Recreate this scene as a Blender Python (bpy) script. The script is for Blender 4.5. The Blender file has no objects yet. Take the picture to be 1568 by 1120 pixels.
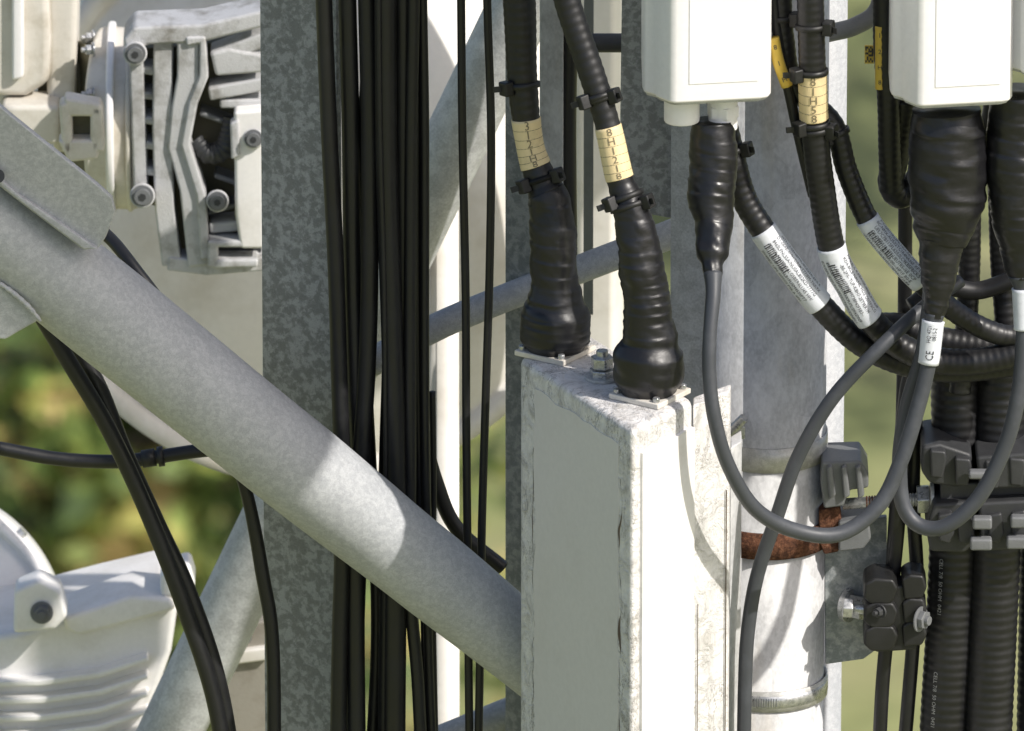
import bpy, math, random
from mathutils import Vector, Matrix, noise
random.seed(7)
S=0.0006; D=12.0; P=math.radians(20); CP=math.cos(P); SP=math.sin(P)
CAM=Vector((0,-D*CP,D*SP)); UP=Vector((0,SP,CP)); FW=Vector((0,CP,-SP))
REF=Vector((0,-1,0.3)).normalized()
def _ray(u,v): return FW*D+Vector((1,0,0))*(u-784)*S+UP*(560-v)*S
def W(u,v,d=0):
    r=_ray(u,v); t=(d*S-CAM.y)/r.y
    return CAM+r*t
def WZ(u,v,z):
    r=_ray(u,v); t=(z-CAM.z)/r.z
    return CAM+r*t
def sc(d): return S*(1+d*S*CP/D)
scene=bpy.context.scene
coll=scene.collection
# ---------------------------------------------------------------- materials
def newmat(name):
    m=bpy.data.materials.new(name); m.use_nodes=True
    nt=m.node_tree; b=nt.nodes['Principled BSDF']; return m,nt,b
def N(nt,t,**k):
    n=nt.nodes.new(t)
    for a,b in k.items():
        if a in n.inputs: n.inputs[a].default_value=b
        else: setattr(n,a,b)
    return n
def ramp(nt,fac,stops,interp='LINEAR'):
    r=nt.nodes.new('ShaderNodeValToRGB'); r.color_ramp.interpolation=interp
    e=r.color_ramp.elements
    while len(e)<len(stops): e.new(0.5)
    for i,(p,c) in enumerate(stops):
        e[i].position=p; e[i].color=(c[0],c[1],c[2],1) if hasattr(c,'__len__') else (c,c,c,1)
    nt.links.new(fac,r.inputs[0]); return r.outputs[0]
def mix(nt,f,a,b,mode='MIX'):
    m=nt.nodes.new('ShaderNodeMix'); m.data_type='RGBA'; m.blend_type=mode
    for sock,val in ((m.inputs[0],f),(m.inputs[6],a),(m.inputs[7],b)):
        if hasattr(val,'links'): nt.links.new(val,sock)
        elif hasattr(val,'__len__'): sock.default_value=(val[0],val[1],val[2],1)
        else: sock.default_value=val
    return m.outputs[2]
def tc(nt,scale=(1,1,1)):
    t=nt.nodes.new('ShaderNodeTexCoord'); mp=nt.nodes.new('ShaderNodeMapping')
    mp.inputs['Scale'].default_value=scale
    nt.links.new(t.outputs['Object'],mp.inputs[0]); return mp.outputs[0]
def noi(nt,co,scale,detail=4,rough=.55,dist=0):
    n=N(nt,'ShaderNodeTexNoise',Scale=scale,Detail=detail,Roughness=rough,Distortion=dist)
    nt.links.new(co,n.inputs['Vector']); return n.outputs['Fac']
def bump(nt,b,h,strength=.3,dist=.001):
    n=N(nt,'ShaderNodeBump',Strength=strength,Distance=dist)
    nt.links.new(h,n.inputs['Height']); nt.links.new(n.outputs[0],b.inputs['Normal'])
def galv(name,c1,c2,scale=150,rough=.5,metal=.3,fine=.3,stretch=(1,1,1),tint=None,cell=.22,lo=.62):
    m,nt,b=newmat(name); co=tc(nt,stretch)
    vo=N(nt,'ShaderNodeTexVoronoi',Scale=scale*1.5); nt.links.new(co,vo.inputs['Vector'])
    sep=nt.nodes.new('ShaderNodeSeparateColor'); nt.links.new(vo.outputs['Color'],sep.inputs[0])
    n1=noi(nt,co,scale,3,.6,.3)
    add=N(nt,'ShaderNodeMath',operation='MULTIPLY_ADD'); nt.links.new(sep.outputs[0],add.inputs[0]); add.inputs[1].default_value=cell; nt.links.new(n1,add.inputs[2])
    col=ramp(nt,add.outputs[0],[(.46+cell*.15,c1),(.50+cell*.5,tuple((a*1.2+b_*.8)/2 for a,b_ in zip(c1,c2))),(.56+cell*.8,c2)])
    nf=noi(nt,co,scale*8,2,.7)
    col=mix(nt,fine,col,ramp(nt,nf,[(.3,.25),(.7,.9)]),'OVERLAY')
    nl=noi(nt,tc(nt,(1,1,.35)),9,4,.6)
    col=mix(nt,.6,col,ramp(nt,nl,[(.3,lo),(.7,1.0)]),'MULTIPLY')
    if tint: 
        nr=noi(nt,tc(nt,(1,1,.2)),14,4,.65)
        col=mix(nt,ramp(nt,nr,[(.56,0),(.75,.6)]),col,tint)
    nt.links.new(col,b.inputs['Base Color']); b.inputs['Metallic'].default_value=metal
    nt.links.new(ramp(nt,n1,[(.3,rough-.08),(.7,rough+.12)]),b.inputs['Roughness'])
    bump(nt,b,nf,.2,.0004)
    return m
def paint(name,col,rough=.45,dirt_shade=(.5,.48,.42),amt=.35,dscale=18,bs=.1,coat=0):
    m,nt,b=newmat(name); co=tc(nt)
    n1=noi(nt,co,dscale,5,.65)
    c=mix(nt,ramp(nt,n1,[(.48,0),(.75,amt)]),col,tuple(a*b_ for a,b_ in zip(col,dirt_shade)))
    n2=noi(nt,co,dscale*18,2,.6)
    c=mix(nt,.12,c,ramp(nt,n2,[(.3,.6),(.7,1.)]),'MULTIPLY')
    nt.links.new(c,b.inputs['Base Color']); b.inputs['Roughness'].default_value=rough
    bump(nt,b,n2,bs,.0008); return m
def rubber(name,col=(.011,.011,.012),rough=.38,wr=.25,stretch=(1,1,1),sc_=160):
    m,nt,b=newmat(name); co=tc(nt,stretch)
    n1=noi(nt,co,sc_,3,.6,.4); n2=noi(nt,tc(nt),30,4,.7)
    c=mix(nt,ramp(nt,n2,[(.5,0),(.8,.5)]),col,tuple(x*1.9+.004 for x in col))
    nt.links.new(c,b.inputs['Base Color'])
    nt.links.new(ramp(nt,n2,[(.3,rough-.06),(.7,rough+.18)]),b.inputs['Roughness'])
    bump(nt,b,n1,wr,.0015); return m
M={}
M['post']=galv('galvanised_spangle',(.245,.25,.245),(.42,.425,.42),125,.6,.1,.25,cell=.10)
M['postd']=galv('galvanised_dark',(.22,.24,.25),(.37,.385,.39),105,.6,.1,.2,cell=.12)
M['pipe']=galv('galvanised_pipe',(.385,.395,.41),(.465,.475,.485),190,.6,.06,.38,lo=.74)
M['pipel']=galv('galvanised_light',(.45,.455,.465),(.57,.58,.59),60,.55,.1,.3)
M['pole']=galv('galvanised_pole',(.54,.54,.54),(.69,.69,.69),34,.6,.05,.3,(1,1,.6),(.50,.44,.34))
M['cast']=paint('cast_aluminium',(.52,.52,.525),.6,(.40,.38,.33),1.,34,.6)
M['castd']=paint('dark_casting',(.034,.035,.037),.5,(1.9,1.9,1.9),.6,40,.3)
M['castm']=paint('grey_casting',(.16,.165,.17),.5,(.5,.5,.5),.6,30,.3)
M['olive']=paint('olive_recess',(.13,.12,.075),.7,(.4,.4,.3),.7,40,.3)  # dark olive for recesses, waveguide and back web
M['cream']=paint('cream_paint',(.70,.66,.59),.5,(.6,.55,.45),.7,22,.2)
M['white']=paint('white_plastic',(.86,.84,.84),.35,(.9,.9,.9),.3,10,.03)
M['panel']=paint('white_panel',(.88,.865,.865),.4,(.92,.92,.92),.2,10,.03)
M['finp']=paint('weathered_white_casting',(.84,.82,.80),.5,(.66,.64,.58),.6,12,.1)
M['dish']=paint('dish_paint',(.74,.71,.66),.5,(.62,.58,.48),.7,7,.05)  # dark blotches also stand in for shade on the dish
M['tape']=rubber('rubber_tape',(.010,.010,.0115),.31,.28,(1,1,2.2),60)
M['cable']=rubber('cable_jacket',(.010,.010,.011),.38,.08)
M['grey']=rubber('grey_cable_jacket',(.050,.054,.062),.42,.05)
M['nylon']=rubber('black_nylon',(.012,.012,.012),.45,.1)
M['steel']=galv('bright_steel',(.45,.46,.47),(.65,.65,.65),200,.3,.7,.2)
M['band']=galv('stainless_band',(.48,.475,.45),(.62,.61,.58),120,.38,.3,.2)
M['seam']=paint('seam_grime',(.13,.10,.075),.9,(.4,.4,.4),.5,60,.2)
M['brown']=paint('brown_grey_paint',(.30,.28,.24),.6,(.5,.45,.4),.7,20,.2)
def rustmat():
    m,nt,b=newmat('rusty_steel'); n=noi(nt,tc(nt),170,6,.75)
    nt.links.new(ramp(nt,n,[(.3,(.03,.018,.014)),(.46,(.10,.045,.028)),(.6,(.21,.095,.055)),(.72,(.34,.22,.15))]),b.inputs['Base Color'])
    b.inputs['Roughness'].default_value=.95; b.inputs['Specular IOR Level'].default_value=.2; bump(nt,b,n,1,.004); return m
M['rust']=rustmat()
def lab(name,col):
    m,nt,b=newmat(name); n=noi(nt,tc(nt),70,5,.7)
    nt.links.new(mix(nt,ramp(nt,n,[(.5,0),(.8,.5)]),col,tuple(c*.55 for c in col)),b.inputs['Base Color'])
    b.inputs['Roughness'].default_value=.5; return m
M['ylab']=lab('yellow_label',(.80,.64,.36)); M['wlab']=lab('white_label',(.68,.70,.74)); M['yel']=lab('yellow_tag',(.72,.50,.08))
def inkm(nm,c):
    m,nt,b=newmat(nm); b.inputs['Base Color'].default_value=(*c,1); b.inputs['Roughness'].default_value=.6; return m
M['ink']=inkm('label_ink',(.05,.05,.055)); M['inkp']=inkm('faded_label_ink',(.20,.165,.10)); M['inkw']=inkm('jacket_print',(.35,.35,.35))
def worn():
    m,nt,b=newmat('weathered_white_paint'); co=tc(nt)
    n1=noi(nt,co,45,6,.75,.8); n2=noi(nt,co,150,4,.7)
    c=mix(nt,ramp(nt,n1,[(.49,0),(.58,.4),(.68,.8)]),(.82,.80,.78),(.42,.40,.365))
    nc=noi(nt,tc(nt,(1,1,.4)),24,6,.75,.3)
    crack=ramp(nt,nc,[(.485,0),(.5,1),(.515,0)])
    msk=ramp(nt,noi(nt,co,14,1,.5),[(.44,0),(.54,1)])
    mm=N(nt,'ShaderNodeMath',operation='MULTIPLY'); nt.links.new(crack,mm.inputs[0]); nt.links.new(msk,mm.inputs[1])
    m8=N(nt,'ShaderNodeMath',operation='MULTIPLY'); nt.links.new(mm.outputs[0],m8.inputs[0]); m8.inputs[1].default_value=.7
    c=mix(nt,m8.outputs[0],c,(.15,.13,.11))
    c=mix(nt,.3,c,ramp(nt,n2,[(.3,.5),(.6,1.)]),'MULTIPLY')
    nt.links.new(c,b.inputs['Base Color']); b.inputs['Roughness'].default_value=.7
    bump(nt,b,n1,1.,.006); return m
M['worn']=worn()
M['gpanel']=paint('grey_box_paint',(.70,.675,.655),.6,(.82,.80,.76),.4,9,.05)
M['bright']=paint('box_cover_paint',(.83,.81,.79),.5,(.74,.70,.62),.5,16,.1)
# ---------------------------------------------------------------- mesh helpers
def empty(name,loc=None):
    e=bpy.data.objects.new(name,None); e.empty_display_size=.05; coll.objects.link(e)
    return e
def mobj(name,vs,fs,mat,parent=None,smooth=False,bevel=0,seg=2,mats=None,fm=None,recalc=True):
    me=bpy.data.meshes.new(name); me.from_pydata([tuple(v) for v in vs],[],fs); 
    for m in (mats or [mat]): me.materials.append(m)
    if fm:
        me.polygons.foreach_set('material_index',fm)
    if recalc:
        import bmesh
        bm=bmesh.new(); bm.from_mesh(me); bmesh.ops.recalc_face_normals(bm,faces=bm.faces); bm.to_mesh(me); bm.free()
    if smooth: me.polygons.foreach_set('use_smooth',[True]*len(me.polygons))
    me.update()
    o=bpy.data.objects.new(name,me); coll.objects.link(o)
    if parent: o.parent=parent
    if bevel:
        b=o.modifiers.new('bevel','BEVEL'); b.width=bevel*S; b.segments=seg; b.limit_method='ANGLE'; b.angle_limit=math.radians(35)
        w=o.modifiers.new('wn','WEIGHTED_NORMAL'); me.polygons.foreach_set('use_smooth',[True]*len(me.polygons))
    return o
def cr(p0,p1,p2,p3,t):
    return .5*((2*p1)+(p2-p0)*t+(2*p0-5*p1+4*p2-p3)*t*t+(3*p1-p0-3*p2+p3)*t*t*t)
class Path:
    def __init__(s,pts,rad,world=False):
        s.p=[Vector(q) if world else W(*q) for q in pts]
        s.r=list(rad) if hasattr(rad,'__len__') else [rad]*len(pts)
        if not world: s.r=[r*S for r in s.r]
    def pos(s,t):
        n=len(s.p)-1; t=max(0,min(n-1e-6,t)); i=int(t); f=t-i
        g=lambda k:s.p[k] if 0<=k<=n else (2*s.p[0]-s.p[1] if k<0 else 2*s.p[n]-s.p[n-1])
        return cr(g(i-1),g(i),g(i+1),g(i+2),f)
    def tan(s,t):
        return (s.pos(t+.01)-s.pos(t-.01)).normalized()
    def rad(s,t):
        n=len(s.p)-1; t=max(0,min(n-1e-6,t)); i=int(t); f=t-i; f=f*f*(3-2*f)
        return s.r[i]*(1-f)+s.r[i+1]*f
    def frame(s,t,ref=REF):
        T=s.tan(t); n=(ref-T*ref.dot(T))
        if n.length<1e-3: n=Vector((1,0,0))-T*T.x
        n.normalize(); return T,n,T.cross(n)
    def surf(s,t,a,off=0):
        T,n,b=s.frame(t); return s.pos(t)+(n*math.cos(a)+b*math.sin(a))*(s.rad(t)+off)
    def seglen(s,t): return (s.pos(t+.01)-s.pos(t-.01)).length/.02
def sweep(name,path,mat,parent=None,seg=20,step=4,t0=0,t1=None,off=0,fn=None,cap=True):
    n=len(path.p)-1; t1=n if t1 is None else t1
    ts=[t0]; t=t0; L=[0]; 
    while t<t1-1e-5:
        sl=max(path.seglen(min(max(t,.011),n-.011)),1e-6)
        dt=min(step*S/sl,.5); dt=min(dt,t1-t); t+=dt; ts.append(t); L.append(L[-1]+dt*sl)
    vs=[];fs=[]
    for t,l in zip(ts,L):
        T,nn,b=path.frame(t); p=path.pos(t); r=path.rad(t)+off*S
        for k in range(seg):
            a=2*math.pi*k/seg; rr=r+(fn(l/S,a)*S if fn else 0)
            vs.append(p+(nn*math.cos(a)+b*math.sin(a))*rr)
    for i in range(len(ts)-1):
        for k in range(seg):
            k2=(k+1)%seg; fs.append((i*seg+k,i*seg+k2,(i+1)*seg+k2,(i+1)*seg+k))
    if cap: fs.append(tuple(range(seg))[::-1]); fs.append(tuple((len(ts)-1)*seg+k for k in range(seg)))
    o=mobj(name,vs,fs,mat,parent,True)
    return o
def tube(name,pts,rad,mat,parent=None,**k):
    p=Path(pts,rad); return sweep(name,p,mat,parent,**k)
def tapefn(amp=1.3,pitch=26,seed=0,nz=1.0):
    def f(l,a):
        pt=pitch*(1+.25*math.sin(l*.013+seed))
        x=(l/pt+a/(2*math.pi)+seed*.37)%1
        s=(1-x)**1.3 if x>.10 else x/.10*.865
        vis=.25+1.5*max(0,noise.noise(Vector((l*.03+seed*3,math.cos(a),math.sin(a)))) +.25)
        w=noise.noise(Vector((l*.022+seed*9,math.cos(a)*1.0,math.sin(a)*1.0)))*3.4
        w2=noise.noise(Vector((l*.08+a*.8+seed*5,math.cos(a)*1.2,math.sin(a)*1.2)))*1.5
        return amp*vis*(s-.5)+(w+w2)*nz
    return f
def corrfn(amp=1.3,pitch=13):
    return lambda l,a: amp*math.sin(2*math.pi*l/pitch)
def prism(name,pts,thick,mat,parent=None,bevel=2,dirv=(0,1,0)):
    a=[W(*p) for p in pts]; t=Vector(dirv).normalized()*thick*S; n=len(a)
    vs=a+[q+t for q in a]
    fs=[tuple(range(n)),tuple(range(2*n-1,n-1,-1))]+[(i,i+n,(i+1)%n+n,(i+1)%n) for i in range(n)]
    return mobj(name,vs,fs,mat,parent,False,bevel)
def plate(name,pts,d,thick,mat,parent=None,bevel=2):
    return prism(name,[(u,v,d) for u,v in pts],thick,mat,parent,bevel)
def column(name,sec,z0,z1,mat,parent=None,bevel=2):
    n=len(sec); vs=[Vector((x,y,z0)) for x,y in sec]+[Vector((x,y,z1)) for x,y in sec]
    fs=[tuple(range(n)),tuple(range(2*n-1,n-1,-1))]+[(i,(i+1)%n,(i+1)%n+n,i+n) for i in range(n)]
    return mobj(name,vs,fs,mat,parent,False,bevel)
def cyl(name,p1,p2,r,mat,parent=None,seg=24,bevel=0,r2=None):
    p1=Vector(p1);p2=Vector(p2); T=(p2-p1).normalized(); n=T.orthogonal().normalized(); b=T.cross(n); vs=[]
    r2=r if r2 is None else r2
    for p,rr in ((p1,r),(p2,r2)):
        for k in range(seg):
            a=2*math.pi*k/seg; vs.append(p+(n*math.cos(a)+b*math.sin(a))*rr*S)
    fs=[tuple(range(seg))[::-1],tuple(range(seg,2*seg))]+[(k,(k+1)%seg,(k+1)%seg+seg,k+seg) for k in range(seg)]
    o=mobj(name,vs,fs,mat,parent,False,bevel)
    if seg>8 and not bevel:
        o.data.polygons.foreach_set('use_smooth',[len(f.vertices)==4 for f in o.data.polygons])
    return o
def box(name,u,v,d,w,h,t,mat,parent=None,rz=0,rx=0,ry=0,bevel=2):
    c=W(u,v,d); R=Matrix.Rotation(math.radians(rz),3,'Z')@Matrix.Rotation(math.radians(ry),3,'Y')@Matrix.Rotation(math.radians(rx),3,'X')
    k=sc(d); vs=[]
    for x in(-.5,.5):
        for y in(-.5,.5):
            for z in(-.5,.5): vs.append(c+R@Vector((x*w*k,y*t*k,z*h*k/CP)))
    fs=[(0,1,3,2),(4,6,7,5),(0,4,5,1),(2,3,7,6),(0,2,6,4),(1,5,7,3)]
    return mobj(name,vs,fs,mat,parent,False,bevel)
def bolt(name,u,v,d,r,parent,ax=(0,-1,.1),mat=None,l=12,head=None,recess=False):
    mat=mat or M['steel']; ax=Vector(ax).normalized(); c=W(u,v,d)
    cyl(name+'_washer',c,c+ax*l*.25*S,r*1.35,mat,parent,24,.6)
    cyl(name+'_head',c+ax*l*.25*S,c+ax*l*S,r,mat,parent,24 if recess else 6,1)
    if recess: cyl(name+'_socket',c+ax*l*.9*S,c+ax*(l+.8)*S,r*.5,M['castd'],parent,6)
    else: cyl(name+'_tip',c+ax*l*.9*S,c+ax*l*1.5*S,r*.5,mat,parent,14,.6)
def ring(name,path,t,r,w,th,mat,parent,tilt=0):
    T,n,b=path.frame(t); c=path.pos(t); T2=(T+n*tilt).normalized(); n=(n-T2*n.dot(T2)).normalized(); b=T2.cross(n)
    seg=48; vs=[];fs=[]; prof=[(0,-w/2),(th,-w/2+.5),(th,w/2-.5),(0,w/2)]
    for k in range(seg):
        a=2*math.pi*k/seg; dr=n*math.cos(a)+b*math.sin(a)
        for pr,pt in prof: vs.append(c+dr*(r+pr)*S+T2*pt*S)
    for k in range(seg):
        for j in range(4):
            fs.append((k*4+j,k*4+(j+1)%4,((k+1)%seg)*4+(j+1)%4,((k+1)%seg)*4+j))
    return mobj(name,vs,fs,mat,parent,True)
BX=[(0,1,3,2),(4,6,7,5),(0,4,5,1),(2,3,7,6),(0,2,6,4),(1,5,7,3)]
def tie(path,t,parent,ang=1.2,extra=0,tail=True,tilt=.1,w=9):
    r=path.rad(t)/S+extra
    ring('cable_tie_band',path,t,r-.5,w,3.2,M['nylon'],parent,tilt)
    T,n,b=path.frame(t); c=path.pos(t); dr=n*math.cos(ang)+b*math.sin(ang); tg=T.cross(dr)
    cc=c+dr*(r+6)*S; vs=[]
    for x in(-1,1):
        for y in(-1,1):
            for z in(-1,1): vs.append(cc+dr*x*8*S+tg*y*10*S+T*z*11*S)
    mobj('cable_tie_head',vs,BX,M['nylon'],parent,False,2.5)
    if tail:
        vs=[];e=cc+(dr*.9+tg*.55).normalized()*20*S
        for q in(cc,e):
            for y in(-1,1):
                for z in(-1,1): vs.append(q+tg*y*1.4*S+T*z*4.5*S)
        mobj('cable_tie_tail',vs,BX,M['nylon'],parent,False)
_font={}
def txtmesh(s):
    cu=bpy.data.curves.new('t','FONT'); cu.body=s; cu.size=1; cu.resolution_u=2; cu.align_x='CENTER'; cu.align_y='CENTER'
    o=bpy.data.objects.new('t',cu); coll.objects.link(o)
    bpy.context.view_layer.update(); dg=bpy.context.evaluated_depsgraph_get(); me=o.evaluated_get(dg).to_mesh()
    vs=[v.co.copy() for v in me.vertices]; fs=[tuple(p.vertices) for p in me.polygons]
    o.evaluated_get(dg).to_mesh_clear(); bpy.data.objects.remove(o); bpy.data.curves.remove(cu)
    return vs,fs
def wraptext(path,rows,t0,t1,size,parent,off=2,across=False,arc=1.0,a0=0,ink='ink'):
    """rows of printing bent onto the round label"""
    V=[];F=[]
    sl=path.seglen((t0+t1)/2)
    for ri,row in enumerate(rows):
        if row not in _font: _font[row]=txtmesh(row)
        vs,fs=_font[row]; base=len(V)
        for v in vs:
            if across:
                tm=t0+(t1-t0)*(ri+.5)/len(rows)
                dt=-v.y*size*S/sl; a=-v.x*size*S/path.rad(tm)
                V.append(path.surf(tm+dt,a+a0,off*S))
            else:
                tm=(t0+t1)/2; a=((ri+.5)/len(rows)-.5)*2*arc
                V.append(path.surf(tm+v.x*size*S/sl,a0+a-v.y*size*S/path.rad(tm)*1.0,off*S))
        F+= [tuple(i+base for i in f) for f in fs]
    return mobj('label_print',V,F,M[ink],parent,recalc=False)
def ylabel(path,t0,t1,parent,chars,size=20,a0=0):
    sweep('marker_label',path,M['ylab'],parent,seg=24,step=5,t0=t0,t1=t1,off=1.5,cap=True)
    wraptext(path,chars,t0,t1,size,parent,2.2,True,a0=a0,ink='inkp')
    n=len(chars)
    for i in range(1,n):
        t=t0+(t1-t0)*i/n; ring('label_line',path,t,path.rad(t)/S+1.2,.9,.6,M['ink'],parent)
def rowtxt(n):
    return ''.join(random.choice('ABCDEFGHKLMNPRSTUX0123456789-- /') for _ in range(n))
def wlabel(path,t0,t1,parent,size=7,rows=6,n=20,off=2):
    sweep('cable_label',path,M['wlab'],parent,seg=24,step=5,t0=t0,t1=t1,off=off,cap=True)
    rr=[rowtxt(n) for _ in range(rows)]
    wraptext(path,rr,t0,t1,size,parent,off+.5,False,arc=1.25)
    V=[];F=[];sl=path.seglen((t0+t1)/2); tm=t0+(t1-t0)*.3
    for i in range(16):
        w=random.choice((.8,1.3,2.)); dt=(i*3.2-24)*S/sl; o=len(V)
        for a in (.15,.62):
            V.append(path.surf(tm+dt,a,(off+.9)*S)); V.append(path.surf(tm+dt+w*S/sl,a,(off+.9)*S))
        F.append((o,o+1,o+3,o+2))
    mobj('bar_code',V,F,M['ink'],parent,recalc=False)
# ================================================================ GROUND / TREES
GZ=-22
def groundm():
    m,nt,b=newmat('grass'); co=tc(nt); n1=noi(nt,co,.5,5,.65); n2=noi(nt,co,3,3,.7)
    c=ramp(nt,n1,[(.32,(.17,.20,.075)),(.48,(.30,.32,.13)),(.65,(.42,.40,.20))])
    c=mix(nt,.6,c,ramp(nt,n2,[(.3,.45),(.7,1.)]),'MULTIPLY')
    nt.links.new(c,b.inputs['Base Color']); b.inputs['Roughness'].default_value=.9; bump(nt,b,n2,.4,.1); return m
gm=groundm(); G=40; vs=[];fs=[]
def gc(i): 
    x=(i/G*2-1); return math.copysign(abs(x)**2.2,x)*2500
for i in range(G+1):
    for j in range(G+1):
        x=gc(i);y=gc(j); vs.append((x,y,GZ+(noise.noise(Vector((x*.02,y*.02,0)))*.8)))
for i in range(G):
    for j in range(G):
        a=i*(G+1)+j; fs.append((a,a+G+1,a+G+2,a+1))
mobj('ground',vs,fs,gm,None,True)
def leafm():
    m,nt,b=newmat('foliage'); co=tc(nt); g=nt.nodes.new('ShaderNodeNewGeometry')
    n1=noi(nt,co,1.7,3,.6)
    c=ramp(nt,n1,[(.38,(.04,.07,.018)),(.47,(.13,.20,.04)),(.54,(.28,.34,.07)),(.60,(.44,.32,.10)),(.70,(.50,.36,.15))])
    c=mix(nt,.6,c,ramp(nt,g.outputs['Random Per Island'],[(0,.3),(1,1.)]),'MULTIPLY')
    nt.links.new(c,b.inputs['Base Color']); b.inputs['Roughness'].default_value=.55
    return m
lm=leafm(); bark=paint('bark',(.10,.075,.05),.9,(.5,.5,.5),.6,8,.5)
def treemesh(seed,H=9.5,R=3.2,nl=9000):
    rnd=random.Random(seed); vs=[];fs=[];fm=[]
    def limb(a,b,r1,r2):
        T=(b-a).normalized(); n=T.orthogonal().normalized(); q=T.cross(n); o=len(vs); sg=7
        for p,r in((a,r1),(b,r2)):
            for k in range(sg):
                an=2*math.pi*k/sg; vs.append(p+(n*math.cos(an)+q*math.sin(an))*r)
        for k in range(sg): fs.append((o+k,o+(k+1)%sg,o+(k+1)%sg+sg,o+k+sg)); fm.append(0)
    p=Vector((0,0,-.2)); clumps=[]
    for i in range(6):
        q=p+Vector((rnd.uniform(-.2,.2),rnd.uniform(-.2,.2),H*.15)); limb(p,q,.26-.035*i,.225-.035*i)
        if i>=1:
            for k in range(5):
                an=rnd.uniform(0,6.28); L=R*rnd.uniform(.55,1)*(1-.09*abs(i-3)); e=q+Vector((math.cos(an)*L,math.sin(an)*L,rnd.uniform(.3,1.6)))
                mid=(q+e)/2+Vector((0,0,-.15)); limb(q,mid,.08,.055); limb(mid,e,.055,.02)
                clumps+= [(e,rnd.uniform(.7,1.2)),(mid,rnd.uniform(.5,.9))]
        p=q
    clumps.append((p+Vector((0,0,.5)),1.1))
    for i in range(nl):
        c,r=rnd.choice(clumps); d=Vector((rnd.gauss(0,1),rnd.gauss(0,1),rnd.gauss(0,.8))).normalized()*r*rnd.random()**.4
        q=c+d; s=rnd.uniform(.06,.14); n=(d.normalized()+Vector((rnd.gauss(0,.6),rnd.gauss(0,.6),rnd.gauss(0,.6)+.4))).normalized()
        a=n.orthogonal().normalized(); a.rotate(Matrix.Rotation(rnd.uniform(0,6.28),3,n)); b=n.cross(a); o=len(vs)
        vs.extend([q-a*s,q-b*s*.55,q+a*s,q+b*s*.55]); fs.append((o,o+1,o+2,o+3)); fm.append(1)
    me=bpy.data.meshes.new('tree'); me.from_pydata([tuple(v) for v in vs],[],fs); me.materials.append(bark); me.materials.append(lm)
    me.polygons.foreach_set('material_index',fm); return me
tms=[treemesh(i) for i in range(3)]
pl=[(-2.6,38),(-6.5,36),(-4.6,44),(-1.9,47),(-9,43),(-12,38),(-7.5,50),(-2.8,56),(-15,47),(9.5,40),(13,46),(8.5,58),(17,38),(-11,58),(-5,34),(-2.2,66),(-8,70),(2.2,75),(5,88),(9,84),(-3,82)]
for i,(x,y) in enumerate(pl):
    o=bpy.data.objects.new('deciduous_tree',tms[i%3]); coll.objects.link(o); o.location=(x,y,GZ); o.rotation_euler=(0,0,i*1.9); s=random.uniform(.85,1.12); o.scale=(s,s,s*random.uniform(.9,1.1))
# ================================================================ BACKGROUND ANTENNAS (left)
def dish(name,u,v,d,R,bulge,mat,depth=60,rimw=16,yaw=0,pitch=0):
    E=empty(name); k=sc(d)/S; R=R*k; c=W(u,v,d)
    Rm=Matrix.Rotation(math.radians(yaw),3,'Z')@Matrix.Rotation(math.radians(pitch),3,'X')
    prof=[(.0,-bulge)]+[(R*f,-bulge*(1-f*f)) for f in (.1,.2,.3,.4,.5,.6,.7,.8,.9,.97)]+[(R*.985,-2),(R,-14),(R+rimw,-14),(R+rimw,depth),(R,depth+4),(0,depth+4)]
    seg=96; vs=[];fs=[]
    for r,y in prof:
        for kk in range(seg):
            a=2*math.pi*kk/seg; vs.append(c+Rm@Vector((r*S*math.cos(a),y*S,r*S*math.sin(a))))
    for i in range(len(prof)-1):
        for kk in range(seg): fs.append((i*seg+kk,i*seg+(kk+1)%seg,(i+1)*seg+(kk+1)%seg,(i+1)*seg+kk))
    mobj('reflector',vs,fs,mat,E,True)
    for kk in range(12):
        a=2*math.pi*(kk+.5)/12; p=c+Rm@Vector(((R+rimw)*S*math.cos(a),20*S,(R+rimw)*S*math.sin(a))); q=p+Rm@Vector((10*S*math.cos(a),0,10*S*math.sin(a)))
        cyl('rim_clip',p,q,9,M['steel'],E,8)
    return E
dish('microwave_dish',480,290,2100,432,150,M['dish'],60,30,6,-14)
dish('microwave_dish',-135,985,1500,225,50,M['panel'],90,14,0,-8)
E=empty('microwave_radio_unit')
d0=1500
plate('housing',[(-60,-60),(72,-60),(78,60),(76,128),(40,150),(-60,150)],d0-40,220,M['cream'],E,14)
plate('housing_rail',[(18,-60),(36,-60),(36,120),(18,125)],d0-55,30,M['panel'],E,5)
plate('rear_cover',[(-60,20),(14,40),(20,160),(14,215),(-60,215)],d0-20,160,M['dish'],E,10)
plate('side_block',[(70,-60),(122,-60),(118,40),(114,232),(86,240),(72,190)],d0-20,180,M['cream'],E,12)
box('step',48,180,d0-30,90,60,80,M['cream'],E,bevel=9)
for q in ([(98,150),(155,160),(158,180),(100,180)],[(138,160),(158,165),(160,235),(138,232)],[(88,215),(155,215),(150,245),(105,250)],[(90,160),(110,155),(112,240),(95,235)]):
    plate('latch_arm',q,d0-230,40,M['cream'],E,6)
plate('latch_recess',[(108,176),(142,176),(142,222),(108,222)],d0-200,30,M['olive'],E,1)
c=W(118,180,d0+20); c2=W(150,180,d0+30); c3=W(216,182,d0+20); kk=sc(d0)/S
cyl('flange_recess',c,c2,118*kk,M['olive'],E,48,6)
cyl('flange',c2,c3,140*kk,M['cream'],E,64,8)
cyl('flange_lip',W(166,180,d0+20),W(178,180,d0+20),148*kk,M['panel'],E,64,4)
cyl('flange_lip',W(196,180,d0+20),W(204,180,d0+20),145*kk,M['cream'],E,64,3)
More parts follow.
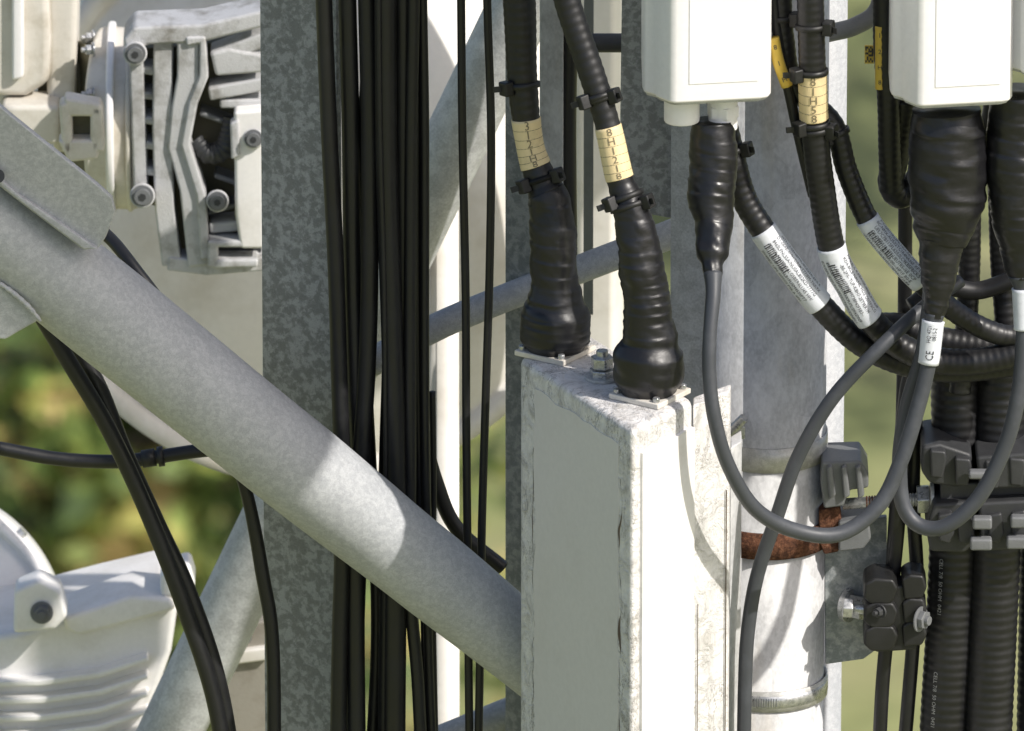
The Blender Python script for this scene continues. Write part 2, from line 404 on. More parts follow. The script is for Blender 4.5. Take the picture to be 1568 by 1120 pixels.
cyl('waveguide',W(60,130,d0+80),W(130,130,d0+80),60*kk,M['olive'],E,32,4)
for i in range(9):
    a=2*math.pi*i/9+.3; bolt('flange_bolt',144,180-math.sin(a)*124,d0+20-124*math.cos(a),9,E,(-1,-.2,0),l=14)
# casting bracket
E=empty('antenna_mount_casting'); d1=1350
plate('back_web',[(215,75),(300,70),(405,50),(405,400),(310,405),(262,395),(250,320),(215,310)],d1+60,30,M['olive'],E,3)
def rail(pts,w,d=None,mat='cast',th=55,nm='rail'):
    """one continuous rib with mitred corners"""
    d=d1 if d is None else d
    V=[Vector(p) for p in pts]; Lf=[];Rt=[]
    for i,p in enumerate(V):
        if i==0: t=V[1]-V[0]
        elif i==len(V)-1: t=V[-1]-V[-2]
        else: t=(V[i]-V[i-1]).normalized()+(V[i+1]-V[i]).normalized()
        t.normalize(); nrm=Vector((-t.y,t.x)); ex=t*(w*.25)*(-1 if i==0 else 1 if i==len(V)-1 else 0)
        Lf.append(p+nrm*w/2+ex); Rt.append(p-nrm*w/2+ex)
    plate(nm,[tuple(q) for q in Lf]+[tuple(q) for q in reversed(Rt)],d,th,M[mat],E,4)
rail([(250,60),(248,200),(252,320),(262,400)],30)
rail([(288,64),(288,120),(280,165),(274,225),(292,290),(304,400)],34,d1-8)
rail([(288,64),(310,62),(312,118),(296,158),(284,222),(308,300),(314,395)],14,d1-16)
rail([(208,75),(216,300)],22,d1+10)
rail([(330,90),(405,62)],22); rail([(325,145),(405,130)],20)
rail([(262,405),(318,412),(400,405)],22,d1-3)
rail([(340,160),(405,160)],14,d1+4); rail([(325,350),(400,345)],16,d1+4)
for i,vv in enumerate((108,146,184,222,262)):
    rail([(214,vv),(244,vv+4)],12,d1+12)
for i,(a,b) in enumerate(((308,175),(308,240),(330,270),(308,330))): rail([(a,b),(a+50,b-14 if i%2 else b+18)],9,d1+20,'castm')
plate('side_block',[(358,172),(405,168),(405,382),(368,382),(360,330)],d1-25,70,M['finp'],E,6)
plate('side_lug',[(352,190),(366,184),(368,240),(354,246)],d1-30,30,M['cast'],E,4)
plate('top_block',[(322,82),(350,75),(405,85),(405,112),(330,118)],d1-5,60,M['cast'],E,6)
plate('top_cap',[(188,62),(205,42),(310,38),(405,16),(405,42),(310,66),(225,70),(196,96)],d1-12,90,M['cast'],E,6)
for q in ([(325,370),(392,368),(392,380),(325,380)],[(325,398),(395,398),(395,410),(325,412)],[(318,370),(334,370),(334,410),(318,410)]): plate('slot_frame',q,d1-24,50,M['cast'],E,4)
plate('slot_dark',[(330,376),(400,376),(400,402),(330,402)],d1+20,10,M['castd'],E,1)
for (a,b,r) in ((207,82,17),(218,300,18),(333,308,16),(388,212,15)):
    cyl('bolt_boss',W(a,b,d1-30),W(a,b,d1+50),r*1.15,M['cast'],E,32,3)
    bolt('bolt',a,b,d1-31,r*.75,E,mat=M['castm'],l=12,recess=True)
tube('hose_stub',[(300,215,d1+20),(320,235,d1+10),(345,225,d1+10),(352,180,d1+20)],[12,17,17,11],M['castd'],E,seg=16,fn=corrfn(1.2,9),step=2)
E=empty('finned_outdoor_radio'); d2=1250
plate('body',[(-80,985),(35,968),(150,938),(248,915),(272,930),(262,1000),(230,1090),(220,1180),(-80,1180)],d2,240,M['finp'],E,12)
plate('cover',[(95,948),(200,912),(262,918),(270,935),(120,975),(100,965)],d2-20,120,M['finp'],E,8)
for i in range(7):
    y=1040+i*27
    plate('fin',[(-80,y+6),(60,y+2),(150,y-10),(225,y-34),(228,y-27),(155,y-2),(65,y+11),(-80,y+14)],d2-26,60,M['finp'],E,2.5)
plate('bracket',[(22,905),(60,888),(92,905),(104,945),(84,966),(20,972)],d2-60,60,M['finp'],E,8)
bolt('bracket_bolt',64,938,d2-64,14,E,mat=M['castm'],l=14)
plate('corner_block',[(245,880),(290,868),(300,900),(285,915),(245,915)],d2-10,80,M['finp'],E,8)
E=empty('junction_box')
plate('body',[(340,960),(412,950),(412,1180),(340,1180)],1300,120,M['brown'],E,5)
plate('lid',[(350,1000),(412,992),(412,1012),(350,1020)],1285,20,M['dish'],E,4)
bolt('lid_bolt',372,975,1296,11,E,mat=M['castm'])
# ================================================================ TOWER STEEL
def vpost(name,sec_uvd,z0,z1,mat,bevel=2,parent=None):
    v0=560; sec=[(W(u,v0,d).x,d*S) for u,d in sec_uvd]; return column(name,sec,z0,z1,mat,parent,bevel)
def vpole(name,u,d,r,mat,z0=-1.2,z1=1.2,parent=None,seg=64):
    p=W(u,560,d); return cyl(name,(p.x,p.y,z0),(p.x,p.y,z1),r,mat,parent,seg)
vpost('steel_angle_post',[(402,250),(518,185),(524,195),(524,330),(516,330),(516,200),(404,262)],GZ,2.5,M['post'],1.5)
vpole('mast_pole',1178,120,88,M['pole'],GZ,2.5)
vpole('support_pole',1246,420,47*1.02,M['pipe'],GZ,2.5)
vpole('support_pole',680,1000,24,M['dish'],-3,.02)
vpost('steel_channel',[(774,420),(812,395),(816,400),(816,480),(774,500)],-3,2.5,M['postd'],1.5)
vpost('steel_channel',[(826,520),(862,505),(864,600),(826,600)],-.05,2.5,M['pole'],1.5)
plate('gusset_plate',[(955,-200),(1028,-200),(1030,335),(948,320)],330,14,M['post'],None,1.5)
vpost('steel_flat_bar',[(1026,300),(1098,270),(1100,300),(1028,330)],-3,2.5,M['pipel'],1.5)
vpost('panel_antenna',[(868,1800),(885,1770),(938,1760),(955,1800),(955,1900),(868,1900)],-.6,2.0,M['dish'],8)
vpost('steel_channel',[(893,700),(908,690),(908,760),(893,760)],-.1,2.5,M['castm'],1.5)
tube('diagonal_brace_pipe',[(180,1290,1100),(300,1040,1060),(500,625,1000),(715,180,940),(850,-100,900)],[52,52,52,52,52],M['pipel'],seg=48,step=30)
tube('horizontal_rung',[(560,560,380),(660,505,380),(770,458,390),(1030,358,400),(1100,330,400)],[23,22,22,23,23],M['pipe'],seg=32,step=20)
tube('horizontal_rung',[(640,1150,500),(800,1085,500),(950,1030,500)],[26]*3,M['pipe'],seg=32,step=20)
tube('horizontal_rung',[(880,66,450),(1000,66,450),(1100,66,450)],[15]*3,M['castd'],seg=24,step=20)
tube('bent_conduit',[(1200,70,260),(1265,52,250),(1310,40,245),(1345,12,245),(1352,-60,245)],[14]*5,M['castm'],seg=20)
# main diagonal brace
E=empty('diagonal_brace')
mp=Path([(-160,222,-70),(40,380,-60),(165,481,-50),(430,694,-20),(640,862,20),(797,988,60),(960,1118,90)],[70,76,77,74,68,63,60])
sweep('pipe',mp,M['pipe'],E,seg=64,step=14,fn=lambda l,a:.5*noise.noise(Vector((l*.01,a,0))))
prism('clevis_plate',[(-60,112,-150),(18,178,-150),(150,284,-146),(172,304,-145),(177,326,-142),(163,362,-138),(152,380,-136),(128,384,-134),(40,318,-134),(-60,240,-134)],16,M['pipe'],E,3)
prism('clevis_web',[(-60,236,-146),(40,316,-146),(128,382,-146),(150,382,-146),(30,300,-146),(-60,225,-146)],60,M['pipe'],E,2)
prism('lower_plate',[(-60,405,-120),(0,436,-118),(34,462,-116),(62,490,-114),(30,508,-112),(8,521,-112),(-60,515,-112)],14,M['pipe'],E,4)
tube('weld_bead',[(-10,428,-122),(18,447,-124),(44,470,-124),(62,492,-122)],[3,4,4,3],M['pipe'],E,seg=10,step=3,fn=lambda l,a:.6*math.sin(l*.5))
cyl('pin_hole',W(-4,270,-152),W(-4,270,-149),11,M['castd'],E,20)
# unseen shadow casters, added above the frame to shade brace pipe and dish
SV=Vector((.60,-.42,.68)).normalized()
a=W(-150,300,-70)+SV*1.25; b=W(450,745,-20)+SV*1.25; dd=(b-a)
sweep('shade_caster_brace',Path([a-dd*1.6,a,b],[.050]*3,True),M['pipe'],None,seg=32,step=40)  # added bar, its shadow falls along the main diagonal pipe
C=W(285,500,2000)+SV*1.35
E=empty('shade_caster_panel')  # added out-of-frame panel that throws shade on the dish's left half
column('caster_body',[(C.x-.17,C.y),(C.x-.14,C.y-.05),(C.x+.14,C.y-.05),(C.x+.17,C.y),(C.x+.17,C.y+.07),(C.x-.17,C.y+.07)],C.z-.10,C.z+1.4,M['panel'],E,12)
cyl('caster_pole',(C.x,C.y+.2,C.z),(C.x,C.y+.2,C.z+1.8),50,M['pipe'],E,32)
for zz in (.15,1.1): 
    cyl('caster_bracket',(C.x,C.y+.05,C.z+zz),(C.x,C.y+.2,C.z+zz),30,M['pipe'],E,16)
# pole clamps
E=empty('hose_clamp')
px=Path([(1178,v,120) for v in (600,676,760)],88)
ring('band',px,1,88.5,40,2,M['band'],E)
cyl('screw',W(1112,668,20),W(1140,640,12),8,M['steel'],E,16,1); box('screw_housing',1128,660,22,26,20,20,M['steel'],E,bevel=2)
E=empty('hose_clamp'); px=Path([(1178,v,120) for v in (960,1044,1110)],88)
ring('band',px,1,88.5,34,2,M['band'],E); ring('band_edge',px,1,90.2,20,1,M['steel'],E); 
for i in range(26):
    a=-.1+i*.042; T,n,b=px.frame(1); p=px.pos(1)+(n*math.cos(a)+b*math.sin(a))*91.5*S
    cyl('band_slot',p-T*7*S,p+T*7*S,.7,M['castm'],E,6)
E=empty('rusty_pipe_clamp'); px=Path([(1178,v,120) for v in (700,806,900)],88)
ring('band',px,1,88.3,42,7,M['rust'],E)
plate('ear',[(1254,782),(1286,776),(1290,806),(1284,846),(1262,850),(1254,830)],60,40,M['rust'],E,3)
E=empty('clamp_jaw')
plate('jaw_upper',[(1258,708),(1318,706),(1330,726),(1330,748),(1300,752),(1292,776),(1262,780),(1256,740)],40,90,M['castm'],E,4)
for i in range(3): plate('jaw_rib',[(1266+i*22,716),(1274+i*22,714),(1280+i*22,760),(1270+i*22,766)],30,30,M['castm'],E,3)
plate('jaw_lower',[(1284,800),(1330,790),(1334,826),(1322,842),(1284,846)],50,80,M['castm'],E,4)
cyl('stud',W(1290,772,60),W(1420,764,60),9,M['steel'],E,20); 
for i in range(22): cyl('thread',W(1326+i*4.2,770-i*.26,60),W(1328+i*4.2,770-i*.26,60),10.5,M['rust' if i<6 else 'steel'],E,16)
cyl('nut',W(1404,765,60),W(1424,764,60),24,M['steel'],E,6,2); cyl('washer',W(1424,764,60),W(1430,764,60),29,M['band'],E,24,1)
E=empty('bracket_plate')
plate('plate',[(1262,800),(1358,792),(1358,905),(1352,988),(1322,1010),(1264,1018)],110,14,M['postd'],E,2)
bolt('bolt',1296,926,108,20,E,(.9,-.6,0),l=34)
cyl('stud',W(1300,928,80),W(1350,936,40),9,M['steel'],E,16)
# ================================================================ FILTER BOX
E=empty('filter_unit')
Nn=W(968,660,-400); z0=Nn.z; F=WZ(795,547,z0); R=WZ(1062,612,z0); B=F+R-Nn; zb=z0-.95
rim=lambda a,b,f:a+(b-a)*f
column('body',[(p.x,p.y) for p in (Nn,R,B,F)],zb,z0,M['worn'],E,11)
nL=Vector((-(Nn.y-F.y),Nn.x-F.x,0)).normalized()
if nL.y>0: nL=-nL
def facepanel(name,A,Bq,f0,f1,zt,zbt,th,mat,nrm,bevel=3,sink=2,rag=0,seed=0):
    """cover plate; 'rag' gives it the uneven painted-over outline"""
    K=60; out=[]
    def pt(f,zz): p=rim(A,Bq,f); return Vector((p.x,p.y,zz))
    rg=lambda i,s: rag*(noise.noise(Vector((i*.45,s+seed,0)))+.5*noise.noise(Vector((i*1.3,s+seed,4))))
    out+= [pt(f0+(f1-f0)*i/12,zt+rg(i,1)*.003) for i in range(13)]
    out+= [pt(f1+rg(i,2)*.012,zt+(zbt-zt)*i/K) for i in range(1,K+1)]
    out+= [pt(f0+rg(i,3)*.02,zt+(zbt-zt)*i/K) for i in range(K,0,-1)]
    n=len(out); vs=[p-nrm*sink*S for p in out]+[p+nrm*th*S for p in out]
    fs=[tuple(range(n)),tuple(range(2*n-1,n-1,-1))]+[(i,(i+1)%n,(i+1)%n+n,i+n) for i in range(n)]
    return mobj(name,vs,fs,mat,E,False,bevel)
facepanel('side_panel',F,Nn,.14,.885,z0-34*S,zb,1.0,M['gpanel'],nL,0,rag=1.6)
nR=Vector((R.y-Nn.y,-(R.x-Nn.x),0)).normalized()
if nR.y>0: nR=-nR
facepanel('front_cover',Nn,R,.13,.98,z0-42*S,zb,5,M['bright'],nR,0,rag=.6,seed=7)
def seam(f,A,Bq,nrm,zt,zbt,nm,r=1.6,amp=6,seed=0):
    pts=[];rad=[];k=90
    for i in range(k+1):
        zz=zt+(zbt-zt)*i/k; p=rim(A,Bq,f+amp*.003*(noise.noise(Vector((i*.22,seed,0)))+.5*noise.noise(Vector((i*.7,seed,3)))))
        pts.append(Vector((p.x,p.y,zz))+nrm*(.4*S)); rad.append(max(.1,r*(.2+3.0*noise.noise(Vector((i*.3,seed+4,2)))))*S)
    sweep(nm,Path(pts,rad,True),M['seam'],E,seg=8,step=6)
seam(.90,F,Nn,nL,z0-90*S,zb,'seam',1.7,9,1)
seam(.13,F,Nn,nL,z0-60*S,zb,'seam',1.1,11,5)
a=W(1061,622,-265); b=W(1117,634,-200); c=W(1119,634,-165); e=W(1061,622,-225)
column('rear_cover',[(p.x,p.y) for p in (a,b,c,e)],zb,a.z,M['worn'],E,3)
for uu,dd,zz,rr in ((1070,-259,.20,.7),(1113,-209,.10,1.0)):
    p=W(uu,640,dd); cyl('cover_seam',(p.x,p.y,zb),(p.x,p.y,z0-zz),rr,M['seam'],E,8)
a=W(1119,655,-140); b=W(1136,660,-110)
column('gasket_strip',[(a.x,a.y),(b.x,b.y),(b.x,b.y+.03),(a.x,a.y+.03)],zb,a.z-.02,M['pole'],E,2)
def flange(u,v,w):
    c=WZ(u,v,z0); A=(R-Nn).normalized(); Bv=Vector((-A.y,A.x,0)); 
    if Bv.y<0: Bv=-Bv
    h=w*S/2; vs=[c+A*x*h+Bv*y*h+Vector((0,0,zz*S)) for zz in(.5,9) for x,y in((-1,-1),(1,-1),(1,1),(-1,1))]
    mobj('connector_flange',vs,[(3,2,1,0),(4,5,6,7),(0,1,5,4),(1,2,6,5),(2,3,7,6),(3,0,4,7)],M['cream'],E,False,1.5)
    for x in(-1,1):
        for y in(-1,1):
            p=c+A*x*h*.8+Bv*y*h*.8+Vector((0,0,9*S)); cyl('flange_screw',p,p+Vector((0,0,7*S)),5.5,M['steel'],E,12,1)
    return c
c1=flange(850,541,90); c2=flange(995,607,90)
d1b=c1.y/S; d2b=c2.y/S
p=WZ(922,580,z0); cyl('ground_bolt_nut',p,p+Vector((0,0,16*S)),20,M['steel'],E,6,2); cyl('ground_bolt',p,p+Vector((0,0,46*S)),9,M['steel'],E,16,1)
cyl('ground_bolt_nut_top',p+Vector((0,0,18*S)),p+Vector((0,0,36*S)),18,M['steel'],E,6,2)
cyl('ground_washer',p,p+Vector((0,0,5*S)),27,M['band'],E,24,1)
# ================================================================ BOOTED JUMPER CABLES ON THE BOX
def jumper(pts,rads,kb,ylab=None,ties=(),mat2='cable',corr=True,seed=0,name='jumper_cable',tp=1.9,pitch=25,nl=None):
    E=empty(name); P_=Path(pts,rads); n=len(pts)-1
    if kb>0: sweep('cable',P_,M[mat2],E,seg=28,step=3,t0=0,t1=kb+.05,fn=corrfn(.35,14) if corr else None)
    sweep('tape_wrap',P_,M['tape'],E,seg=64,step=2,t0=kb,t1=n if nl is None else nl,fn=tapefn(tp,pitch,seed))
    if ylab: ylabel(P_,*ylab[:2],E,ylab[2],ylab[3])
    for t,a in ties: tie(P_,t,E,a,1)
    return P_,E
b=d1b
jumper([(785,-120,b+60),(795,0,b+50),(800,125,b+40),(811,220,b+30),(828,275,b+20),(841,310,b+12),(847,370,b+5),(849,430,b),(850,456,b),(850,482,b),(850,514,b),(850,537,b)],
 [25,25,23,20,24,33,36,36,42,54,54,42],4.5,(2.55,3.55,['3','1','2','1','H','8'],16),((2.05,1.0),(4.0,-1.0),(4.0,1.1)),seed=1)
b=d2b
jumper([(840,-120,b+90),(868,0,b+80),(905,110,b+60),(930,190,b+45),(948,270,b+30),(965,320,b+20),(977,370,b+10),(986,430,b+5),(992,485,b),(995,518,b),(994,543,b),(994,575,b),(994,600,b)],
 [20,20,20,19,20,27,32,35,37,42,54,54,42],4.6,(3.05,4.05,['8','H','1','2','1','8'],16),((2.45,1.2),(2.5,-1.0),(4.6,1.0),(4.9,-1.0)),seed=2)
# ================================================================ WHITE RADIO UNITS
def unit(ub,vb,d,wid,depth=230,H=.75,right=True):
    E=empty('white_radio_unit'); z=W(ub,vb,d).z; x0=W(ub,vb,d).x; y0=d*S
    k=wid/193.
    raw=[(-45,66),(-43,52),(-27,38),(-25,30),(-6,5),(2,0),(18,2),(132,20),(144,28),(148,40),(148,depth),(-45,depth)]
    sec=[(x0+x*k*S,y0+y*S) for x,y in raw]
    column('housing',sec,z,z+H,M['white'],E,5)
    A=Vector((x0+24*k*S,y0+3*S,0)); B_=Vector((x0+128*k*S,y0+19.5*S,0)); nr=Vector((B_.y-A.y,-(B_.x-A.x),0)).normalized()
    vs=[]
    for off in(-2,1.2):
        for p,zz in((A,z+.018),(B_,z+.018),(B_,z+H-.02),(A,z+H-.02)): vs.append(Vector((p.x,p.y,zz))+nr*off*S)
    mobj('front_panel',vs,[(0,1,2,3),(7,6,5,4),(0,4,5,1),(1,5,6,2),(2,6,7,3),(3,7,4,0)],M['panel'],E,False,1.2)
    sec2=[(x0+x*k*S*.95+2*S,y0+y*S*.92+9*S) for x,y in raw]
    column('base_skirt',sec2,z-5*S,z+2*S,M['cast'],E,2)
    return E,z
E,z=unit(1030,160,-250,193)
cyl('port_cap',W(1044,150,-180),W(1044,186,-180),27,M['panel'],E,28,3)
cyl('gland',W(1107,140,-165),W(1107,198,-165),22,M['panel'],E,28,3)
cyl('gland_nut',W(1107,160,-165),W(1107,178,-165),25,M['panel'],E,6,2)
E,z=unit(1408,165,-250,183)
E,z=unit(1590,122,-250,193)
def loopc(pts,rads,mat,name='control_cable',**k): return tube(name,pts,rads,M[mat],seg=20,step=6,**k)
E=empty('looped_control_cable')
LA=Path([(1092,185,-170),(1092,205,-172),(1092,240,-178),(1090,300,-195),(1092,345,-215),(1091,385,-240),(1091,408,-255),(1092,450,-280),(1087,510,-305),(1086,570,-320),(1094,640,-330),(1115,712,-325),(1155,778,-300),(1215,812,-270),(1285,818,-250),(1345,775,-230),(1380,705,-215),(1405,625,-200),(1421,560,-190),(1428,500,-185),(1433,465,-178),(1437,425,-172),(1440,385,-168),(1446,348,-160),(1450,305,-158),(1452,250,-155),(1450,200,-152),(1448,168,-150)],
 [32,35,37,36,29,24,15,11.5,10.5,10.5,11,11,11.5,12,12,12,12,12,12,13,19,26,33,47,58,60,57,52])
sweep('tape_boot',LA,M['tape'],E,seg=52,step=2.2,t0=0,t1=6.4,fn=tapefn(1.6,30,3))
sweep('cable',LA,M['grey'],E,seg=20,step=5,t0=6.3,t1=19.5)
sweep('tape_boot_tail',LA,M['tape'],E,seg=48,step=2.2,t0=19.3,t1=22.4,fn=tapefn(1.9,18,4,.6))
sweep('tape_boot_large',LA,M['tape'],E,seg=64,step=2.2,t0=22.3,t1=27,fn=tapefn(2.6,38,6,1.5))
sweep('cable_label',LA,M['wlab'],E,seg=20,step=5,t0=18.05,t1=19.2,off=4,cap=True)
wraptext(LA,['CE'],18.1,18.5,13,E,4.8,False,0.1)
wraptext(LA,['HQ 4721','0815-2'],18.6,19.1,7,E,4.8,False,0.5)
E=empty('looped_control_cable')
LC=Path([(1556,140,-150),(1556,200,-150),(1556,260,-155),(1560,330,-160),(1564,400,-165),(1567,450,-170),(1567,520,-180),(1560,600,-190),(1540,680,-195),(1500,760,-200),(1450,805,-200),(1408,805,-190),(1382,770,-180),(1378,700,-170),(1390,620,-160),(1412,545,-160),(1422,480,-160),(1426,430,-160)],
 [40,44,46,42,28,14,12,12,12,12,12,12,12,12,12,12,12,12])
sweep('tape_boot',LC,M['tape'],E,seg=52,step=2.2,t0=0,t1=4.5,fn=tapefn(1.8,30,8))
sweep('cable',LC,M['grey'],E,seg=20,step=5,t0=4.4)
sweep('cable_label',LC,M['wlab'],E,seg=20,step=5,t0=4.85,t1=5.8,off=3)
loopc([(1470,430,-60),(1410,475,-110),(1345,535,-160),(1275,610,-165),(1222,700,-165),(1190,790,-160),(1160,880,-150),(1146,960,-150),(1141,1040,-150),(1138,1200,-150)],11,'grey')
loopc([(1440,520,10),(1400,560,0),(1384,640,20),(1372,800,60),(1366,900,70)],12,'cable')
# ================================================================ LABELLED FEEDER JUMPERS (right)
def feeder(pts,r,lab0=None,yl=None,ties=(),name='feeder_jumper_cable',corr=.32):
    E=empty(name); P_=Path(pts,r)
    sweep('cable',P_,M['cable'],E,seg=28,step=2.4 if corr else 6,fn=corrfn(corr,12) if corr else None)
    if lab0: wlabel(P_,lab0[0],lab0[1],E,7,6,lab0[2])
    if yl: ylabel(P_,yl[0],yl[1],E,yl[2],yl[3])
    for t,a in ties: tie(P_,t,E,a,1)
    return P_,E
feeder([(1100,150,-60),(1118,225,-75),(1138,300,-85),(1168,352,-92),(1210,410,-98),(1255,466,-98),(1310,520,-90),(1370,552,-75),(1440,566,-60),(1520,562,-50),(1620,545,-40)],19.5,(3.0,5.0,28),None,((1.1,-1.1),))
feeder([(1238,-120,-150),(1241,0,-150),(1244,110,-145),(1247,190,-140),(1257,280,-130),(1275,385,-120),(1303,440,-115),(1332,488,-110),(1378,530,-100),(1440,553,-90),(1520,550,-85),(1620,520,-80)],20.5,(4.9,7.0,26),(2.0,2.9,['8','1','H','5','8'],17),((1.35,-1.2),(2.0,1.1),(3.1,-1.1),(3.0,1.0)))
feeder([(1196,-120,-100),(1196,0,-100),(1200,60,-100),(1215,130,-100),(1275,190,-100),(1297,262,-100),(1328,335,-102),(1366,385,-108),(1406,428,-112),(1455,472,-100),(1510,505,-90),(1560,515,-80),(1640,500,-70)],16.5,(6.0,8.1,28),None,((1.4,-1.1),(4.2,1.1)))
E=empty('cable_tag'); Pq=Path([(1184,58,-125),(1192,95,-125),(1205,132,-125)],9); sweep('tag',Pq,M['yel'],E,seg=16); wraptext(Pq,['8','1','H'],0,2,11,E,.5,True)
E=empty('cable_tag'); Pq=Path([(1347,40,-90),(1347,90,-90),(1347,136,-90)],7); sweep('tag',Pq,M['yel'],E,seg=16); wraptext(Pq,['1','2','H','8'],0,2,10,E,.5,True)
E=empty('barcode_tag'); plate('backing',[(1324,70),(1338,70),(1338,98),(1324,98)],-60,3,M['yel'],E,.5)
for i in range(5):
    for j in range(8):
        if random.random()<.5: plate('cell',[(1325+i*2.4,72+j*3),(1327.2+i*2.4,72+j*3),(1327.2+i*2.4,74.8+j*3),(1325+i*2.4,74.8+j*3)],-61.5,1,M['ink'],E,0)
feeder([(1352,-120,-80),(1354,60,-80),(1360,150,-80),(1362,230,-70),(1364,290,-60)],17)
feeder([(1385,150,-60),(1372,240,-40),(1364,280,-30),(1380,300,-20),(1410,270,-10)],20)
feeder([(1386,280,60),(1386,400,60),(1384,560,60),(1378,760,60),(1366,900,60),(1352,1040,60),(1345,1180,60)],11,corr=0)
feeder([(1402,640,90),(1398,760,90),(1404,880,90),(1400,960,90),(1392,1060,90),(1380,1200,90)],11,corr=0)
feeder([(1486,300,60),(1484,420,60),(1478,520,50),(1470,600,50)],17)
feeder([(1530,280,60),(1534,400,60),(1540,480,50),(1545,560,40)],18)
feeder([(1395,470,-20),(1440,440,0),(1500,445,10),(1570,420,10),(1630,400,10)],14,corr=0)
feeder([(1330,500,0),(1380,500,10),(1440,520,10),(1520,530,10),(1620,528,10)],20)
feeder([(1470,300,90),(1500,250,90),(1515,200,90),(1530,120,90)],17,corr=0)
feeder([(1180,-120,-110),(1184,-20,-110),(1192,60,-112),(1210,150,-115),(1228,230,-118),(1245,300,-115)],8,corr=0)
def trunk(pts,r,txt=None): 
    E=empty('corrugated_trunk_cable'); P_=Path(pts,r)
    sweep('jacket',P_,M['cable'],E,seg=40,step=2.6,fn=corrfn(.6,14))
    if txt:
        for k in (2.1,3.2,4.3,5.2): wraptext(P_,[txt],k,k+.6,9,E,1.0,False,.1,.55,ink='inkw')
trunk([(1462,520,110),(1464,600,100),(1465,700,90),(1462,820,90),(1456,960,90),(1446,1130,90),(1440,1300,90)],39,'CELL 7/8  50 OHM  0421')
trunk([(1536,500,100),(1534,600,90),(1530,700,80),(1526,820,80),(1520,960,80),(1512,1130,80),(1506,1300,80)],38)
trunk([(1590,500,130),(1592,700,120),(1592,900,110),(1588,1130,100),(1586,1300,100)],32)
E=empty('cable_clamp_block')
plate('upper_left',[(1412,684),(1440,680),(1488,696),(1490,726),(1470,748),(1424,742),(1410,722)],0,120,M['castd'],E,6)
plate('upper_right',[(1494,700),(1570,694),(1620,690),(1620,748),(1500,750)],-10,120,M['castd'],E,6)
plate('lower_left',[(1430,772),(1490,768),(1494,830),(1478,848),(1424,846),(1418,812)],0,120,M['castd'],E,6)
plate('lower_right',[(1498,770),(1620,764),(1620,840),(1502,846)],-10,120,M['castd'],E,6)
plate('mid',[(1440,740),(1620,738),(1620,776),(1440,776)],20,100,M['castd'],E,4)
for (a,b) in ((1424,690),(1462,702),(1508,706),(1545,702)):
    plate('lug',[(a,b),(a+24,b+2),(a+26,b+14),(a+20,b+44),(a+2,b+42)],-14,26,M['castd'],E,4)
for (a,b) in ((1436,790),(1466,792),(1512,790),(1548,786)):
    plate('lug',[(a,b),(a+22,b-4),(a+26,b+30),(a+18,b+44),(a+2,b+40)],-16,26,M['castd'],E,4)
for (a,b,w_,h_) in ((1504,800,30,18),(1560,798,26,18),(1502,832,34,18),(1556,830,30,18),(1500,726,34,12)):
    box('grey_lug',a,b,-30,w_,h_,20,M['castm'],E,bevel=4)
E=empty('cable_clamp_block')
for y0 in (894,930,966):
    plate('jaw',[(1324,y0),(1340,y0-8),(1368,y0-6),(1376,y0+8),(1370,y0+26),(1362,y0+33),(1334,y0+33),(1322,y0+22)],-5,70,M['nylon'],E,5)
    plate('jaw_r',[(1380,y0-6),(1392,y0-14),(1414,y0-12),(1420,y0+6),(1412,y0+24),(1384,y0+26)],5,60,M['nylon'],E,5)
plate('core',[(1336,900),(1408,896),(1404,996),(1340,1000)],10,50,M['nylon'],E,4)
bolt('bolt',1350,936,-8,8,E,(-.7,-.7,0),mat=M['castd']); cyl('long_bolt',W(1290,930,20),W(1352,936,20),8,M['steel'],E,16)
cyl('bolt_head',W(1290,930,20),W(1306,931,20),17,M['steel'],E,6,2)
bolt('bolt_r',1408,948,2,15,E,(.8,-.5,0),mat=M['castm'])
# ================================================================ VERTICAL CABLE BUNDLE
def cab(pts,r,name='coaxial_cable'): return tube(name,pts,r,M['cable'],seg=22,step=10)
cab([(494,-150,130),(496,0,130),(504,200,130),(514,400,128),(519,560,125),(523,700,120),(524,850,120),(520,1000,120),(516,1280,120)],13)
cab([(530,-150,150),(532,0,150),(537,200,150),(540,420,150),(546,600,145),(551,750,145),(545,950,145),(536,1280,145)],14)
cab([(560,-150,135),(562,0,135),(566,180,135),(566,400,130),(562,560,130),(552,720,125),(545,900,125),(548,1280,125)],14)
cab([(590,-150,120),(590,0,120),(592,250,120),(600,500,118),(605,700,115),(606,900,115),(603,1280,115)],17)
cab([(615,-150,140),(617,0,140),(618,250,140),(616,500,140),(606,700,140),(596,900,140),(592,1280,140)],15)
cab([(575,-150,160),(570,0,160),(556,250,165),(546,450,165),(530,700,165),(534,1000,160),(540,1280,160)],12)
cab([(600,-150,165),(604,200,165),(600,500,165),(592,800,160),(590,1280,160)],14)
cab([(632,-150,125),(633,0,125),(630,200,125),(628,500,122),(628,700,120),(628,900,118),(640,1050,118),(650,1280,118)],10)
cab([(646,-150,140),(647,0,140),(650,200,140),(650,500,140),(651,700,140),(655,850,140),(656,1000,140),(668,1280,140)],7.5)
cab([(637,-150,150),(640,0,150),(638,300,150),(640,600,150),(646,850,150),(652,1000,150),(640,1280,150)],8)
cab([(704,-150,120),(706,0,120),(708,200,120),(713,450,120),(714,650,120),(716,850,120),(720,1280,120)],6.5)
cab([(745,-150,120),(746,0,120),(752,200,120),(750,400,120),(744,600,120),(738,800,120),(736,950,120),(730,1280,120)],6.5)
cab([(560,560,170),(572,800,170),(576,1000,165),(560,1280,165)],9)
cab([(640,640,300),(668,740,300),(700,810,300),(770,870,300)],12)
cab([(872,-150,520),(872,60,520),(870,200,520),(872,420,520)],13)
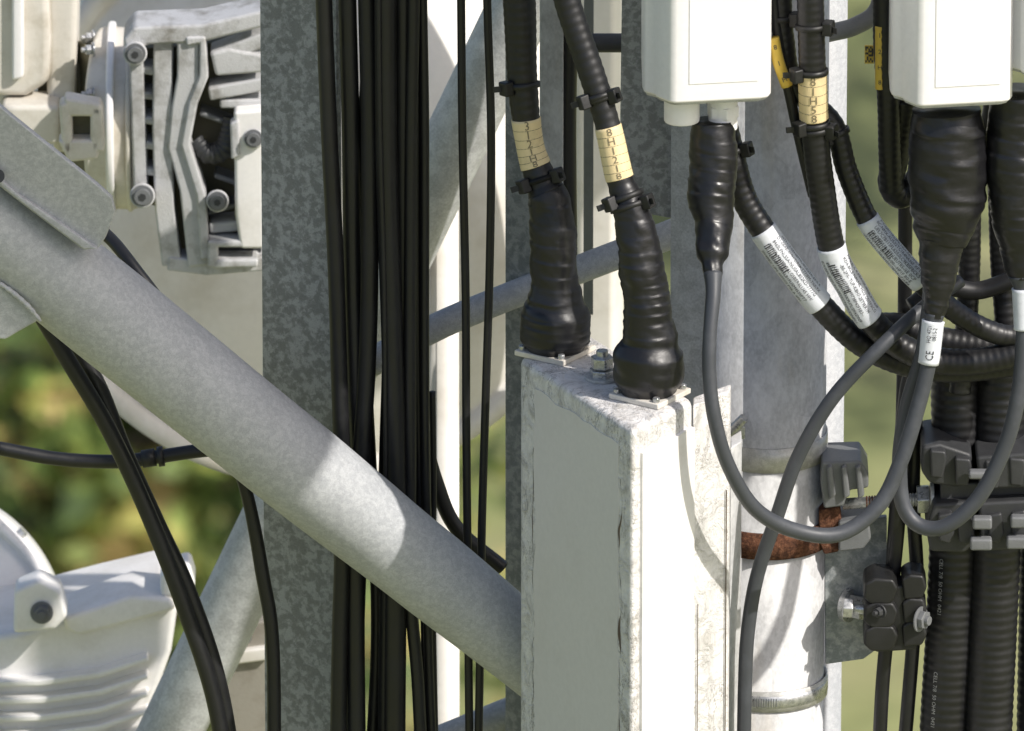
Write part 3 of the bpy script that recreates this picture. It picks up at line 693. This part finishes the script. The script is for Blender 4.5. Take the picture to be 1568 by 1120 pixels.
cab([(662,600,180),(664,750,180),(662,900,180),(670,1280,180)],5)
tube('marker_cable',[(578,-150,104),(580,0,104),(582,200,104),(588,420,104),(590,640,104),(590,900,104)],4,M['cable'],seg=12)
cab([(120,330,250),(165,362,210),(205,410,160),(262,490,120),(330,620,110),(375,745,110),(402,880,110),(418,1000,110),(420,1280,110)],[10,10,10,10,10,10,11,11,11])
cab([(10,380,100),(50,460,90),(100,545,80),(165,655,80),(228,790,80),(282,930,80),(330,1080,80),(360,1280,80)],13)
cab([(60,420,120),(100,500,120),(150,590,110),(190,690,100),(240,800,100),(290,910,100),(338,1060,100),(372,1280,100)],13)
E=empty('horizontal_cable'); PH=Path([(-80,672,330),(0,687,330),(90,703,330),(180,707,330),(240,700,330),(310,690,330),(420,680,330)],[11,11,11,11,11,11,11])
sweep('cable',PH,M['cable'],E,seg=20); ring('sleeve',PH,3.8,11,22,3,M['nylon'],E); ring('sleeve_edge',PH,4.1,11,10,5,M['nylon'],E)
# ================================================================ LIGHT / WORLD / CAMERA
sv=SV
L=bpy.data.lights.new('sun','SUN'); L.energy=4.5; L.angle=math.radians(.8); L.color=(1,.955,.89)
lo=bpy.data.objects.new('sun',L); coll.objects.link(lo); lo.rotation_euler=(-sv).to_track_quat('-Z','Y').to_euler()
w=bpy.data.worlds.new('World'); scene.world=w; w.use_nodes=True; nt=w.node_tree
sk=nt.nodes.new('ShaderNodeTexSky'); sk.sky_type='NISHITA'; sk.sun_disc=False; sk.sun_elevation=math.asin(sv.z); sk.sun_rotation=math.atan2(sv.x,sv.y)
sk.air_density=.9; sk.dust_density=2.5; sk.ozone_density=.7
bg=nt.nodes['Background']; nt.links.new(sk.outputs[0],bg.inputs[0]); bg.inputs[1].default_value=.15
cd=bpy.data.cameras.new('camera'); cam=bpy.data.objects.new('camera',cd); coll.objects.link(cam); scene.camera=cam
cam.location=CAM; cam.rotation_euler=FW.to_track_quat('-Z','Y').to_euler()
cd.sensor_width=36; cd.lens=36*D/(1568*S); cd.clip_end=6000; cd.clip_start=.5
cd.dof.use_dof=True; cd.dof.focus_distance=D; cd.dof.aperture_fstop=cd.lens/30.
scene.view_settings.view_transform='Standard'; scene.view_settings.look='None'; scene.view_settings.exposure=0
